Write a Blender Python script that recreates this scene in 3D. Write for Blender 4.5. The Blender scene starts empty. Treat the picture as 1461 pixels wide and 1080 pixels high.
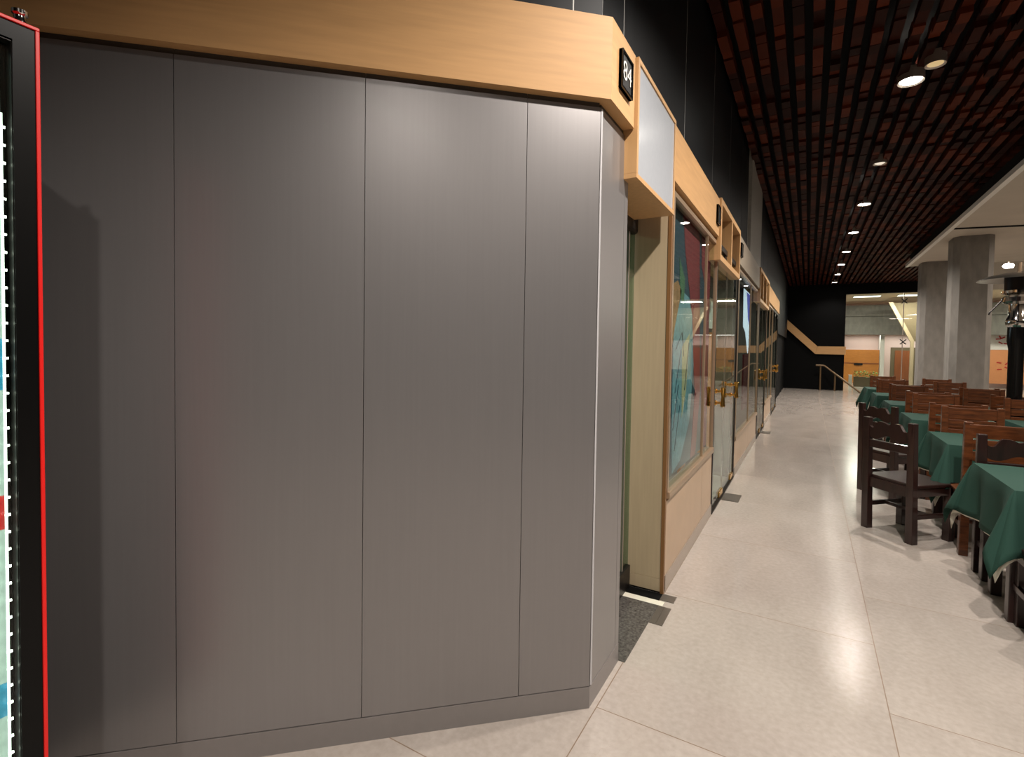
import bpy, math, random
from mathutils import Vector, Matrix
random.seed(7)
C = bpy.data.collections.new('place'); bpy.context.scene.collection.children.link(C)
SC = bpy.context.scene

# ---------------------------------------------------------------- camera
W_, H_ = 1461.0, 1080.0
F, CX, CY = 719.7, 746.4, 515.8
YAW, PITCH, ROLL = math.radians(29.47658), math.radians(-1.67259), math.radians(.897)
f0 = Vector((-math.sin(YAW), math.cos(YAW), 0)); r0 = Vector((math.cos(YAW), math.sin(YAW), 0)); u0 = Vector((0, 0, 1))
f1 = f0*math.cos(PITCH) + u0*math.sin(PITCH); u1 = u0*math.cos(PITCH) - f0*math.sin(PITCH)
r2 = r0*math.cos(ROLL) + u1*math.sin(ROLL); u2 = u1*math.cos(ROLL) - r0*math.sin(ROLL)
cd = bpy.data.cameras.new('camera'); cam = bpy.data.objects.new('camera', cd); C.objects.link(cam)
cam.matrix_world = Matrix(((r2.x, u2.x, -f1.x, 0), (r2.y, u2.y, -f1.y, 0), (r2.z, u2.z, -f1.z, 1.5), (0, 0, 0, 1)))
cd.sensor_width = 36; cd.lens = F/W_*36; cd.clip_start = .02; cd.clip_end = 200
cd.shift_x = (W_/2-CX)/W_; cd.shift_y = (CY-H_/2)/W_
SC.camera = cam

# ---------------------------------------------------------------- world, exposure
wd = bpy.data.worlds.new('world'); SC.world = wd; wd.use_nodes = True
wd.node_tree.nodes['Background'].inputs[0].default_value = (1, .93, .85, 1)
wd.node_tree.nodes['Background'].inputs[1].default_value = .05
SC.view_settings.view_transform = 'Standard'; SC.view_settings.look = 'None'
SC.view_settings.gamma = 1; SC.view_settings.use_curve_mapping = False
SC.view_settings.exposure = -0.05

# downlights of the passage: (y, watts); the fixtures are built further down
ZC = 4.1
LX = .77
DOWN = [(-3.4, 260), (-1.0, 320), (1.4, 580), (3.7, 330), (6.0, 400), (8.4, 0), (10.6, 400), (13.0, 400), (15.4, 400), (17.6, 400), (19.8, 300), (22.0, 120)]
def spot(loc, watts, size, blend, col=(1, .92, .84), radius=.05, rot=(0, 0, 0)):
    l = bpy.data.lights.new('spot_lamp', 'SPOT'); l.energy = watts; l.spot_size = math.radians(size); l.spot_blend = blend
    l.color = col; l.shadow_soft_size = radius
    o = bpy.data.objects.new('spot_lamp', l); o.location = loc; o.rotation_euler = rot; C.objects.link(o); return o
def area(loc, sx, sy, watts, col=(1, .9, .8), rot=(0, 0, 0)):
    l = bpy.data.lights.new('area_lamp', 'AREA'); l.shape = 'RECTANGLE'; l.size = sx; l.size_y = sy; l.energy = watts; l.color = col
    o = bpy.data.objects.new('area_lamp', l); o.location = loc; o.rotation_euler = rot; C.objects.link(o); return o
for y, w in DOWN:
    if w: spot((LX, y, ZC-.06), w, 135, .6, radius=.05)
# ceiling lamps of the lobby, hall and shops, with unseen fill lamps added
area((2.1, 26.0, 3.86), .94, .54, 170, (1, .88, .78))
area((3.65, 26.0, 3.86), .94, .54, 170, (1, .88, .78))
area((8.0, 26.0, 3.85), 3.0, 1.2, 260, (1, .88, .78))
area((4.0, 29.35, 2.31), 5.0, .3, 60, (1, .9, .85))  # added fill lamp under the gallery, brightens the shaded lobby wall
area((6.4, 15.5, 4.9), .6, .6, 260, (1, .85, .7))
area((5.2, 5.0, 3.74), 1.2, .6, 110, (1, .88, .76))  # hall lamp added out of view
area((5.6, 9.0, 3.74), 1.2, .6, 130, (1, .88, .76))  # unseen lamp added to brighten the slab underside
area((5.6, 13.0, 3.74), 1.2, .6, 130, (1, .88, .76))  # another unseen lamp added for the slab underside
area((-2.0, 5.3, 2.46), .5, 1.0, 26, (1, .92, .8))
area((-2.0, 8.2, 2.46), .5, 1.0, 10, (1, .92, .8))
area((-2.0, 12.0, 2.46), .5, 1.0, 10, (1, .92, .8))
area((-2.2, 2.4, 2.44), .4, .6, 22, (.85, 1, .9))  # greenish fill lamp added to brighten the recess glass

# ---------------------------------------------------------------- materials
def mat(name, col, rough=.5, metal=0, var=0, scale=(8, 8, 8), nz=4, bump=0, emit=None, es=1, spec=.5, coat=0):
    m = bpy.data.materials.new(name); m.use_nodes = True; N = m.node_tree.nodes; L = m.node_tree.links
    b = N['Principled BSDF']; b.inputs['Base Color'].default_value = (*col, 1); b.inputs['Roughness'].default_value = rough
    b.inputs['Metallic'].default_value = metal; b.inputs['Specular IOR Level'].default_value = spec
    b.inputs['Coat Weight'].default_value = coat
    if emit: b.inputs['Emission Color'].default_value = (*emit, 1); b.inputs['Emission Strength'].default_value = es
    tc = N.new('ShaderNodeTexCoord'); mp = N.new('ShaderNodeMapping'); mp.inputs['Scale'].default_value = scale
    nt = N.new('ShaderNodeTexNoise'); nt.inputs['Scale'].default_value = nz; nt.inputs['Detail'].default_value = 6
    L.new(tc.outputs['Object'], mp.inputs[0]); L.new(mp.outputs[0], nt.inputs['Vector'])
    rp = N.new('ShaderNodeValToRGB'); v = var if var else .02
    rp.color_ramp.elements[0].position = .3; rp.color_ramp.elements[1].position = .7
    rp.color_ramp.elements[0].color = tuple(c*(1-v) for c in col)+(1,); rp.color_ramp.elements[1].color = tuple(min(1, c*(1+v)) for c in col)+(1,)
    L.new(nt.outputs['Fac'], rp.inputs[0]); L.new(rp.outputs[0], b.inputs['Base Color'])
    if bump:
        bp = N.new('ShaderNodeBump'); bp.inputs['Strength'].default_value = bump; bp.inputs['Distance'].default_value = .01
        L.new(nt.outputs['Fac'], bp.inputs['Height']); L.new(bp.outputs[0], b.inputs['Normal'])
    return m
def s(r, g, b):  # sRGB 0-255 -> linear
    return tuple(((c/255)/12.92 if c/255 <= .04045 else ((c/255+.055)/1.055)**2.4) for c in (r, g, b))
def glass_mat(name, tint=(.86, .93, .9), rough=0.0, refl=1.0):
    m = bpy.data.materials.new(name); m.use_nodes = True; N = m.node_tree.nodes; L = m.node_tree.links
    N.remove(N['Principled BSDF']); out = N['Material Output']
    t = N.new('ShaderNodeBsdfTransparent'); t.inputs[0].default_value = (*tint, 1)
    g = N.new('ShaderNodeBsdfGlossy'); g.inputs['Roughness'].default_value = rough; g.inputs['Color'].default_value = (refl, refl, refl, 1)
    fr = N.new('ShaderNodeFresnel'); fr.inputs[0].default_value = 1.5; mx = N.new('ShaderNodeMixShader')
    ge = N.new('ShaderNodeNewGeometry'); ml = N.new('ShaderNodeMath'); ml.operation = 'MULTIPLY'; inv = N.new('ShaderNodeMath'); inv.operation = 'SUBTRACT'; inv.inputs[0].default_value = 1
    L.new(ge.outputs['Backfacing'], inv.inputs[1]); L.new(inv.outputs[0], ml.inputs[0]); L.new(fr.outputs[0], ml.inputs[1]); L.new(ml.outputs[0], mx.inputs[0]); L.new(t.outputs[0], mx.inputs[1]); L.new(g.outputs[0], mx.inputs[2]); L.new(mx.outputs[0], out.inputs[0])
    return m
M = {}
M['laminate'] = mat('grey_laminate', s(143, 140, 140), .34, .6, var=.02, scale=(26, 26, .7), nz=3)
M['laminate_edge'] = mat('pale_edge_highlight', s(190, 188, 190), .35)
M['groove'] = mat('dark_groove', s(46, 42, 40), .7)
M['plinth'] = mat('grey_plinth', s(134, 129, 127), .4, .3, var=.02)
M['reveal'] = mat('dark_grey_reveal', s(64, 60, 57), .5, var=.05)
M['maple'] = mat('maple_veneer', s(190, 148, 100), .55, spec=.3, var=.07, scale=(1.2, 1.2, 16), nz=3)
M['maple_v'] = mat('maple_veneer_upright', s(192, 150, 102), .42, var=.08, scale=(14, 14, 1), nz=3)
M['black_panel'] = mat('black_cladding', s(13, 16, 19), .48, var=.3, scale=(6, 6, .5), nz=2, spec=.16)
M['seam'] = mat('pale_seam', s(190, 190, 186), .5)
M['black_wall'] = mat('matt_black_wall', s(7, 7, 7), .8, var=.2, spec=.12)
M['cream'] = mat('cream_panel', s(168, 150, 122), .5, var=.05, scale=(20, 20, 1), nz=3)
M['tan'] = mat('tan_panel', s(176, 150, 124), .35, var=.05, scale=(3, 3, 3), nz=2)
M['champagne'] = mat('champagne_metal', s(176, 152, 126), .35, .6, var=.05)
M['brown_edge'] = mat('brown_edge', s(120, 84, 48), .45)
M['alu'] = mat('aluminium', s(190, 180, 170), .35, .8)
M['brass'] = mat('brass', s(240, 186, 96), .22, 1)
M['steel'] = mat('steel_plate', s(130, 125, 118), .35, .8)
M['dark_metal'] = mat('dark_metal', s(36, 32, 30), .4, .5)
M['chrome'] = mat('chrome', s(200, 198, 195), .12, 1)
M['white_sign'] = mat('white_acrylic', s(172, 176, 182), .18, var=.02)
M['plaque'] = mat('black_plaque', s(28, 28, 28), .35)
M['white'] = mat('white_paint', s(225, 222, 215), .5)
M['granite'] = mat('black_granite', s(74, 71, 68), .25, var=.5, scale=(14, 14, 14), nz=5)
M['red'] = mat('red_trim', s(205, 22, 18), .35)
M['black_gloss'] = mat('black_gloss', s(10, 10, 10), .2)
M['dark_wood'] = mat('dark_wood', s(35, 17, 14), .34, var=.35, scale=(9, 9, 2), nz=4, coat=.3)
M['honey_wood'] = mat('honey_wood', s(88, 48, 24), .33, var=.5, scale=(3, 16, 16), nz=3, coat=.3)
M['green_cloth'] = mat('green_cloth', s(36, 64, 55), .85, var=.06, scale=(60, 60, 60), nz=10, spec=.2)
M['white_cloth'] = mat('white_cloth', s(200, 195, 180), .85, spec=.2)
M['concrete'] = mat('board_concrete', s(124, 120, 114), .8, var=.14, scale=(3, 3, 1.2), nz=3, bump=.1)
M['slab'] = mat('painted_slab', s(186, 176, 162), .8, var=.05, scale=(1, 1, 1), nz=2)
M['void'] = mat('black_void', s(9, 8, 8), .9)
M['interior'] = mat('shop_wall', s(120, 112, 102), .7, var=.06)
M['interior_dark'] = mat('shop_dark', s(52, 48, 46), .7, var=.1)
M['pink_wall'] = mat('pinkish_plaster', s(236, 208, 200), .7, var=.03)
M['orange_wood'] = mat('orange_wood', s(196, 124, 52), .5, var=.1, scale=(2, 2, 10))
M['brown_door'] = mat('brown_door', s(140, 78, 40), .5, var=.12, scale=(8, 8, 1))
M['olive'] = mat('olive_tan', s(106, 92, 68), .7)
M['leaf'] = mat('leaf_green', s(84, 120, 44), .6, var=.4, scale=(20, 20, 20))
M['lobby_ceiling'] = mat('lobby_ceiling', s(226, 205, 178), .8)
M['glass'] = glass_mat('shop_glass', refl=.72)
M['glass_green'] = glass_mat('green_edge_glass', (.6, .74, .66), refl=.9)
M['lamp'] = mat('lamp_glow', (1, 1, 1), .5, emit=(1, .93, .82), es=60)
M['lamp_soft'] = mat('lamp_glow_soft', (1, 1, 1), .5, emit=(1, .92, .82), es=3)
M['lamp_off'] = mat('lamp_dim', s(235, 225, 200), .5, emit=(1, .9, .75), es=.7)
M['led'] = mat('led_strip', (1, 1, 1), .5, emit=(.93, 1, .88), es=1.6)
M['led_dot'] = mat('led_dots', (1, 1, 1), .5, emit=(1, 1, .85), es=9)

def ceiling_mat():
    m = bpy.data.materials.new('red_brown_blocks'); m.use_nodes = True; N = m.node_tree.nodes; L = m.node_tree.links; b = N['Principled BSDF']
    g = N.new('ShaderNodeNewGeometry'); rp = N.new('ShaderNodeValToRGB'); e = rp.color_ramp.elements
    e[0].color = (*s(30, 11, 7), 1); e[1].color = (*s(84, 35, 18), 1)
    k = e.new(.5); k.color = (*s(50, 18, 10), 1)
    L.new(g.outputs['Random Per Island'], rp.inputs[0]); L.new(rp.outputs[0], b.inputs['Base Color']); b.inputs['Roughness'].default_value = .6; b.inputs['Specular IOR Level'].default_value = .06
    return m
M['blocks'] = ceiling_mat()

def floor_mat():
    m = bpy.data.materials.new('travertine_tiles'); m.use_nodes = True; N = m.node_tree.nodes; L = m.node_tree.links; b = N['Principled BSDF']
    tc = N.new('ShaderNodeTexCoord'); sp = N.new('ShaderNodeSeparateXYZ'); L.new(tc.outputs['Object'], sp.inputs[0])
    def mth(op, a, b_=None, c=None):
        n = N.new('ShaderNodeMath'); n.operation = op
        for i, v in enumerate((a, b_, c)):
            if v is None: continue
            if isinstance(v, (int, float)): n.inputs[i].default_value = v
            else: L.new(v, n.inputs[i])
        return n.outputs[0]
    xs = mth('DIVIDE', mth('SUBTRACT', sp.outputs[0], .335), 1.065)
    col = mth('FLOOR', xs); fx = mth('FRACT', xs)
    par = mth('MODULO', mth('ADD', col, 100), 2)
    ys = mth('DIVIDE', mth('SUBTRACT', mth('ADD', sp.outputs[1], mth('MULTIPLY', par, .59)), 3.70), 1.15)
    fy = mth('FRACT', mth('ADD', ys, 50)); row = mth('FLOOR', ys)
    def edge(fr, half): return mth('MAXIMUM', mth('LESS_THAN', fr, half), mth('GREATER_THAN', fr, 1-half))
    j = mth('MAXIMUM', edge(fx, .0019), edge(fy, .0018))
    cb = N.new('ShaderNodeCombineXYZ'); L.new(col, cb.inputs[0]); L.new(row, cb.inputs[1])
    wn = N.new('ShaderNodeTexWhiteNoise'); L.new(cb.outputs[0], wn.inputs['Vector'])
    of = N.new('ShaderNodeVectorMath'); of.operation = 'MULTIPLY_ADD'; L.new(wn.outputs['Color'], of.inputs[0]); of.inputs[1].default_value = (9, 9, 9); L.new(tc.outputs['Object'], of.inputs[2])
    mp = N.new('ShaderNodeMapping'); mp.inputs['Scale'].default_value = (2.6, 1.0, 1); L.new(of.outputs[0], mp.inputs[0])
    n1 = N.new('ShaderNodeTexNoise'); n1.inputs['Scale'].default_value = 1.3; n1.inputs['Detail'].default_value = 9; n1.inputs['Distortion'].default_value = .3; L.new(mp.outputs[0], n1.inputs['Vector'])
    n2 = N.new('ShaderNodeTexNoise'); n2.inputs['Scale'].default_value = 38; n2.inputs['Detail'].default_value = 5; L.new(tc.outputs['Object'], n2.inputs['Vector'])
    n3 = N.new('ShaderNodeTexNoise'); n3.inputs['Scale'].default_value = 2.2; n3.inputs['Detail'].default_value = 12; n3.inputs['Distortion'].default_value = 2.5; L.new(of.outputs[0], n3.inputs['Vector'])
    rp = N.new('ShaderNodeValToRGB'); e = rp.color_ramp.elements; e[0].position = .3; e[1].position = .7
    e[0].color = (*s(150, 141, 133), 1); e[1].color = (*s(172, 163, 155), 1)
    L.new(mth('ADD', mth('MULTIPLY', n1.outputs['Fac'], .5), mth('MULTIPLY', n2.outputs['Fac'], .5)), rp.inputs[0])
    # thin brown veins
    v = mth('LESS_THAN', mth('ABSOLUTE', mth('SUBTRACT', n3.outputs['Fac'], .5)), .0016)
    v = mth('MULTIPLY', v, mth('MULTIPLY', mth('GREATER_THAN', n1.outputs['Fac'], .57), .14))
    mv = N.new('ShaderNodeMix'); mv.data_type = 'RGBA'; L.new(v, mv.inputs[0]); L.new(rp.outputs[0], mv.inputs[6]); mv.inputs[7].default_value = (*s(110, 84, 62), 1)
    br = N.new('ShaderNodeHueSaturation'); L.new(mv.outputs[2], br.inputs['Color']); L.new(mth('ADD', .96, mth('MULTIPLY', wn.outputs['Value'], .06)), br.inputs['Value'])
    mj = N.new('ShaderNodeMix'); mj.data_type = 'RGBA'; L.new(j, mj.inputs[0]); L.new(br.outputs[0], mj.inputs[6]); mj.inputs[7].default_value = (*s(116, 96, 78), 1)
    L.new(mj.outputs[2], b.inputs['Base Color'])
    rr = mth('ADD', .14, mth('MULTIPLY', n1.outputs['Fac'], .09)); L.new(mth('ADD', rr, mth('MULTIPLY', j, .4)), b.inputs['Roughness'])
    bp = N.new('ShaderNodeBump'); bp.inputs['Strength'].default_value = .02; bp.inputs['Distance'].default_value = .002; L.new(n2.outputs['Fac'], bp.inputs['Height']); L.new(bp.outputs[0], b.inputs['Normal'])
    return m
M['floor'] = floor_mat()

# ---------------------------------------------------------------- mesh helpers
class MB:
    def __init__(self): self.v = []; self.f = []
    def add(self, vs, fs):
        n = len(self.v); self.v += [tuple(map(float, p)) for p in vs]; self.f += [tuple(n+i for i in q) for q in fs]; return self
    def hexa(self, b, t):  # two quads (lower, upper), counter-clockwise from above
        return self.add(list(b)+list(t), [(3, 2, 1, 0), (4, 5, 6, 7), (0, 1, 5, 4), (1, 2, 6, 5), (2, 3, 7, 6), (3, 0, 4, 7)])
    def box(self, x0, x1, y0, y1, z0, z1):
        x0, x1 = min(x0, x1), max(x0, x1); y0, y1 = min(y0, y1), max(y0, y1); z0, z1 = min(z0, z1), max(z0, z1)
        return self.hexa([(x0, y0, z0), (x1, y0, z0), (x1, y1, z0), (x0, y1, z0)], [(x0, y0, z1), (x1, y0, z1), (x1, y1, z1), (x0, y1, z1)])
    def bar(self, a, b, w, h, up=(0, 0, 1)):
        a, b = Vector(a), Vector(b); d = (b-a).normalized(); u = Vector(up); r = d.cross(u)
        if r.length < 1e-4: r = d.cross(Vector((0, 1, 0)))
        r.normalize(); u = r.cross(d); r *= w/2; u *= h/2
        q = lambda c: [c-r-u, c+r-u, c+r+u, c-r+u]
        return self.add(q(a)+q(b), [(0, 1, 2, 3), (7, 6, 5, 4), (0, 4, 5, 1), (1, 5, 6, 2), (2, 6, 7, 3), (3, 7, 4, 0)])
    def tube(self, pts, r, n=12, cap=True):
        pts = [Vector(p) for p in pts]; rs = r if isinstance(r, (list, tuple)) else [r]*len(pts); base = len(self.v); ref = None
        for i, p in enumerate(pts):
            d = (pts[min(i+1, len(pts)-1)]-pts[max(i-1, 0)]).normalized()
            if ref is None: ref = d.orthogonal().normalized()
            ref = (ref-d*ref.dot(d)).normalized(); s2 = d.cross(ref)
            for k in range(n):
                a = 2*math.pi*k/n; q = p+(ref*math.cos(a)+s2*math.sin(a))*rs[i]; self.v.append(tuple(q))
        for i in range(len(pts)-1):
            for k in range(n):
                a = base+i*n+k; b = base+i*n+(k+1) % n; self.f.append((a, b, b+n, a+n))
        if cap:
            self.f.append(tuple(base+k for k in range(n))[::-1]); self.f.append(tuple(base+(len(pts)-1)*n+k for k in range(n)))
        return self
    def lathe(self, prof, n=32, c=(0, 0, 0)):  # prof: (r, z)
        base = len(self.v)
        for r, z in prof:
            for k in range(n):
                a = 2*math.pi*k/n; self.v.append((c[0]+r*math.cos(a), c[1]+r*math.sin(a), c[2]+z))
        for i in range(len(prof)-1):
            for k in range(n):
                a = base+i*n+k; b = base+i*n+(k+1) % n; self.f.append((a, b, b+n, a+n))
        return self
    def prism(self, poly, axis, a, b):  # poly in the two other axes, extruded from a to b
        def P(p, t): return {'x': (t, p[0], p[1]), 'y': (p[0], t, p[1]), 'z': (p[0], p[1], t)}[axis]
        n = len(poly); vs = [P(p, a) for p in poly]+[P(p, b) for p in poly]
        return self.add(vs, [tuple(range(n))[::-1], tuple(range(n, 2*n))]+[(i, (i+1) % n, n+(i+1) % n, n+i) for i in range(n)])
    def build(self, name, m, parent=None, smooth=False, bevel=0, kind=None, world=False):
        me = bpy.data.meshes.new(name)
        vs = self.v
        if world and parent is not None:
            mw = parent.matrix_basis.inverted(); vs = [tuple(mw @ Vector(p)) for p in vs]
        me.from_pydata(vs, [], self.f); me.materials.append(m)
        import bmesh
        bm = bmesh.new(); bm.from_mesh(me); bmesh.ops.recalc_face_normals(bm, faces=bm.faces)
        if smooth:
            for f in bm.faces: f.smooth = True
            for e in bm.edges:
                if len(e.link_faces) == 2 and e.calc_face_angle(0) > .7: e.smooth = False
        bm.to_mesh(me); bm.free()
        o = bpy.data.objects.new(name, me); C.objects.link(o)
        if parent: o.parent = parent
        if bevel:
            b = o.modifiers.new('bevel', 'BEVEL'); b.width = bevel; b.segments = 2; b.limit_method = 'ANGLE'
        if kind: o['kind'] = kind
        return o
def thing(name, label, cat, loc=(0, 0, 0), rz=0, group=None, kind=None):
    o = bpy.data.objects.new(name, None); C.objects.link(o); o.location = loc; o.rotation_euler = (0, 0, rz); o.empty_display_size = .1
    o.matrix_basis = Matrix.Translation(loc) @ Matrix.Rotation(rz, 4, 'Z')
    if kind: o['kind'] = kind
    else: o['label'] = label; o['category'] = cat
    if group: o['group'] = group
    return o
def tag(o, label, cat, group=None):
    o['label'] = label; o['category'] = cat
    if group: o['group'] = group
    return o
def dup(root, loc, rz, label, group=None):
    def cp(o, par):
        c = o.copy(); C.objects.link(c); c.parent = par
        for k in list(o.children): cp(k, c)
        return c
    r = cp(root, None); r.matrix_basis = Matrix.Translation(loc) @ Matrix.Rotation(rz, 4, 'Z'); r['label'] = label
    if group: r['group'] = group
    return r

# ---------------------------------------------------------------- structure: floor and ceiling
MB().box(-6, 14, -6, 31, -.2, 0).build('floor', M['floor'], kind='structure')
c = MB()
for i in range(22):
    x = -.74+i*.14; y = -3+random.random()*.2
    while y < 22.9:
        l = random.choice((.13, .16, .2, .26)); z = ZC+random.choice((0, 0, .015, .03, .045))*(1 if y < 8 else .3)
        c.box(x, x+.078, y, y+l-(.012 if y < 8 else .004), z, z+.09); y += l
for i in range(22, 36):
    x = -.74+i*.14; y = 17.0
    while y < 22.9: c.box(x, x+.08, y, y+.3, ZC, ZC+.09); y += .304
ce = c.build('ceiling', M['blocks'], kind='structure')
v = MB().box(-2.6, 2.45, -6, 23.0, ZC+.42, ZC+.5).box(2.45, 4.6, 16.9, 23.0, ZC+.42, ZC+.5)
v.build('ceiling_void', M['void'], ce)

# 48-degree panelled wall ---------------------------------------
A = math.radians(48); D = Vector((math.sin(A), math.cos(A), 0)); NN = Vector((math.cos(A), -math.sin(A), 0))
P0 = Vector((-.745, 1.947, 0)); XR = -.755
def corner(off, x): return Vector((x, 1.947+((x+.745)*NN.x-off)/(-NN.y), 0)) if True else None
def slab45(mb, s0, s1, o0, o1, z0, z1, c0=None, c1=None):
    """box along the slanted wall: s is the distance left of the corner, o the offset off its face"""
    p = lambda s_, o_: P0-D*s_+NN*o_
    a, b = (c0 if c0 is not None else p(s0, o0)), (c1 if c1 is not None else p(s0, o1))
    q = [a, p(s1, o0), p(s1, o1), b]
    return mb.hexa([(t.x, t.y, z0) for t in q], [(t.x, t.y, z1) for t in q])
SE = 4.6
wl = thing('wall_left', '', '', kind='structure')
seams = [0, .315, .92, 1.54, 2.184, 2.816, 3.448, SE]
wp = MB()
for a, b in zip(seams[:-1], seams[1:]):
    slab45(wp, a+.0012, b-.0012, -.02, 0, .094, 2.467, c0=corner(-.02, XR-.02) if a == 0 else None, c1=corner(0, XR) if a == 0 else None)
wp.build('wall_panel', M['laminate'], wl)
g = MB(); slab45(g, 0, SE, -.12, -.006, .0, 2.47, c0=corner(-.12, XR-.12), c1=corner(-.021, XR-.021)); g.build('wall_core', M['groove'], wl)
g = MB(); slab45(g, .004, .011, 0, .0015, .1, 2.46); g.build('edge_strip', M['laminate_edge'], wl)  # pale trim strip carrying the panel edge highlight in its colour
g = MB()
for a, b in zip(seams[:-1], seams[1:]): slab45(g, a+.001, b-.001, -.12, -.007, 2.467, 2.62, c0=corner(-.12, XR-.12) if a == 0 else None, c1=corner(-.007, XR-.007) if a == 0 else None)
g.build('reveal_strip', M['reveal'], wl)
bb = MB(); slab45(bb, 0, SE, -.02, .001, 0, .09, c0=corner(-.02, XR-.02), c1=corner(.001, XR+.001)); bb.build('baseboard_left', M['plinth'], kind='structure')
# short return facing the passage
YE = 2.305
wc = thing('wall_return', '', '', kind='structure')
ca = corner(0, XR)
MB().box(XR-.02, XR, ca.y+.006, YE-.05, .094, 2.467).box(XR-.02, XR, YE-.047, YE, .094, 2.467).build('wall_panel', M['laminate'], wc)
MB().box(-.99, XR-.02, 1.93, YE, 0, 2.467).build('wall_core', M['groove'], wc)
MB().box(-.99, XR-.007, 1.96, YE, 2.467, 2.62).build('reveal_strip', M['reveal'], wc)
MB().box(XR-.02, XR+.001, ca.y, YE, 0, .09).build('baseboard_return', M['plinth'], kind='structure')

# maple fascia over it all ---------------------------------------
FX, FZ0, FZ1, FO = -.71, 2.488, 2.808, .034
YEND = 15.2
fc = MB(); cf, cb_ = corner(FO, FX), corner(-.16, FX-.2)
slab45(fc, 0, SE, -.16, FO, FZ0, FZ1, c0=cb_, c1=cf)
fc.build('trim_1', M['maple'], kind='structure')
fc = MB(); fc.hexa([(FX-.2, cb_.y, FZ0), (FX, cf.y, FZ0), (FX, 2.236, FZ0), (FX-.2, 2.236, FZ0)], [(FX-.2, cb_.y, FZ1), (FX, cf.y, FZ1), (FX, 2.236, FZ1), (FX-.2, 2.236, FZ1)])
fc.box(FX-.2, FX, 2.975, 4.70, FZ0, FZ1).box(FX-.2, FX, 11.0, YEND, FZ0, FZ1)
fc.build('trim_2', M['maple'], kind='structure')

MB().box(FX-.2, FX, 6.14, 8.9, FZ0, FZ1).build('trim_6', mat('greyish_veneer', s(150, 136, 118), .35, var=.06, scale=(1.2, 1.2, 12)), kind='structure')
# black cladding above -------------------------------------------
wu = thing('wall_upper', '', '', kind='structure')
UX, UO = -.775, -.05
ys = [corner(UO, UX).y, 2.26, 3.55, 4.68, 5.74, 6.8, 7.55]
g = MB()
for a, b in zip(ys[:-1], ys[1:]): g.box(UX-.05, UX, a+.005, b-.005, FZ1-.02, ZC+.45)
yy = 9.3
while yy < 22.9: g.box(UX-.05, UX, yy+.003, min(yy+1.1, 23)-.003, 2.0 if yy > YEND else FZ1-.02, ZC+.45); yy += 1.1
ss = [0, .12, 1.25, 2.4, 3.5, SE]
for a, b in zip(ss[:-1], ss[1:]):
    slab45(g, a+.003, b-.003, UO-.05, UO, FZ1-.02, ZC+.45, c0=corner(UO-.05, UX-.05) if a == 0 else None, c1=corner(UO, UX) if a == 0 else None)
g.build('cladding_panel', M['black_panel'], wu)
g = MB().box(UX-.1, UX-.001, 1.99, 23.1, FZ1-.02, ZC+.45); slab45(g, 0.05, SE, UO-.1, UO-.001, FZ1-.02, ZC+.45); g.build('pale_joint', M['seam'], wu)
MB().box(UX-.05, UX+.04, 7.58, 9.27, FZ1-.02, ZC+.3).build('concrete_pier', mat('pier_grey', s(150, 147, 140), .6, var=.08), wu)
MB().box(-.95, -.85, YEND, 23.1, 0, 2.9).build('wall_passage', M['black_wall'], kind='structure')

# ---------------------------------------------------------------- shop fronts
SX = -.73
GZ = 2.43
# jamb that closes the first recess
j = thing('wall_jamb', '', '', kind='structure')
MB().box(-1.02, SX-.012, 3.082, 3.115, .09, 2.46).build('cream_panel', M['cream'], j)
MB().box(-.752, SX-.002, 3.076, 3.1, .0, 2.46).build('corner_strip', M['brown_edge'], j)
MB().box(-1.02, SX-.02, 3.08, 3.115, .012, .088).build('kick_strip', M['cream'], j)
MB().box(-1.02, SX-.02, 3.085, 3.115, 0, .012).build('shadow_gap', M['black_wall'], j)
# interior partitions and back wall
w = MB().box(-3.6, -3.5, 1.0, YEND, 0, 2.6); w.build('wall_back_shops', M['interior'], kind='structure')
w = MB().box(-3.5, -1.03, 3.085, 3.115, 0, 2.6).box(-3.5, -.79, 6.36, 6.42, 0, 2.6).box(-3.5, -.79, 9.28, 9.33, 0, 2.6).box(-3.5, -.79, YEND-.05, YEND, 0, 2.6)
w.build('wall_partitions', M['interior'], kind='structure')
MB().box(-3.5, -.92, 2.31, YEND, 2.5, 2.56).build('ceiling_shops', M['interior_dark'], kind='structure')

def window(n, y0, y1, mull, z_sill, back=None):
    w = thing('window_%d' % n, '', '', kind='structure')
    fr = MB()
    fr.box(SX-.03, SX, y0, y0+.03, z_sill, GZ).box(SX-.028, SX, y1-.012, y1, z_sill, GZ)
    for m_ in mull: fr.box(SX-.026, SX-.006, m_-.006, m_+.006, z_sill, GZ)
    fr.box(SX-.05, SX, y0, y1, GZ, GZ+.03)
    fr.build('window_frame', M['champagne'], w)
    MB().box(SX-.06, SX+.012, y0+.01, y1, z_sill-.045, z_sill).build('window_sill', M['champagne'], w, bevel=.005)
    ed = [y0+.03]+list(mull)+[y1-.02]
    for a, b in zip(ed[:-1], ed[1:]): MB().box(SX-.024, SX-.016, a, b, z_sill, GZ).build('pane', M['glass'], w)
    p = MB(); ed[0] = y0+.005; ed[-1] = y1
    for a, b in zip(ed[:-1], ed[1:]): p.box(SX-.03, SX-.006, a, b-.004, .1, z_sill-.06)
    p.build('lower_panel', M['tan'], w)
    MB().box(SX-.03, SX, y0, y1, 0, .1).build('skirting', M['alu'], w)
    MB().box(SX-.1, SX-.03, y0, y1, GZ+.03, FZ0+.08).build('head_panel', M['brown_edge'], w)
    return w
window(1, 3.118, 4.80, [4.33], .62)
window(2, 6.44, 9.25, [7.95], .47)
window(3, 11.0, 13.0, [12.1], .47)

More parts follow.
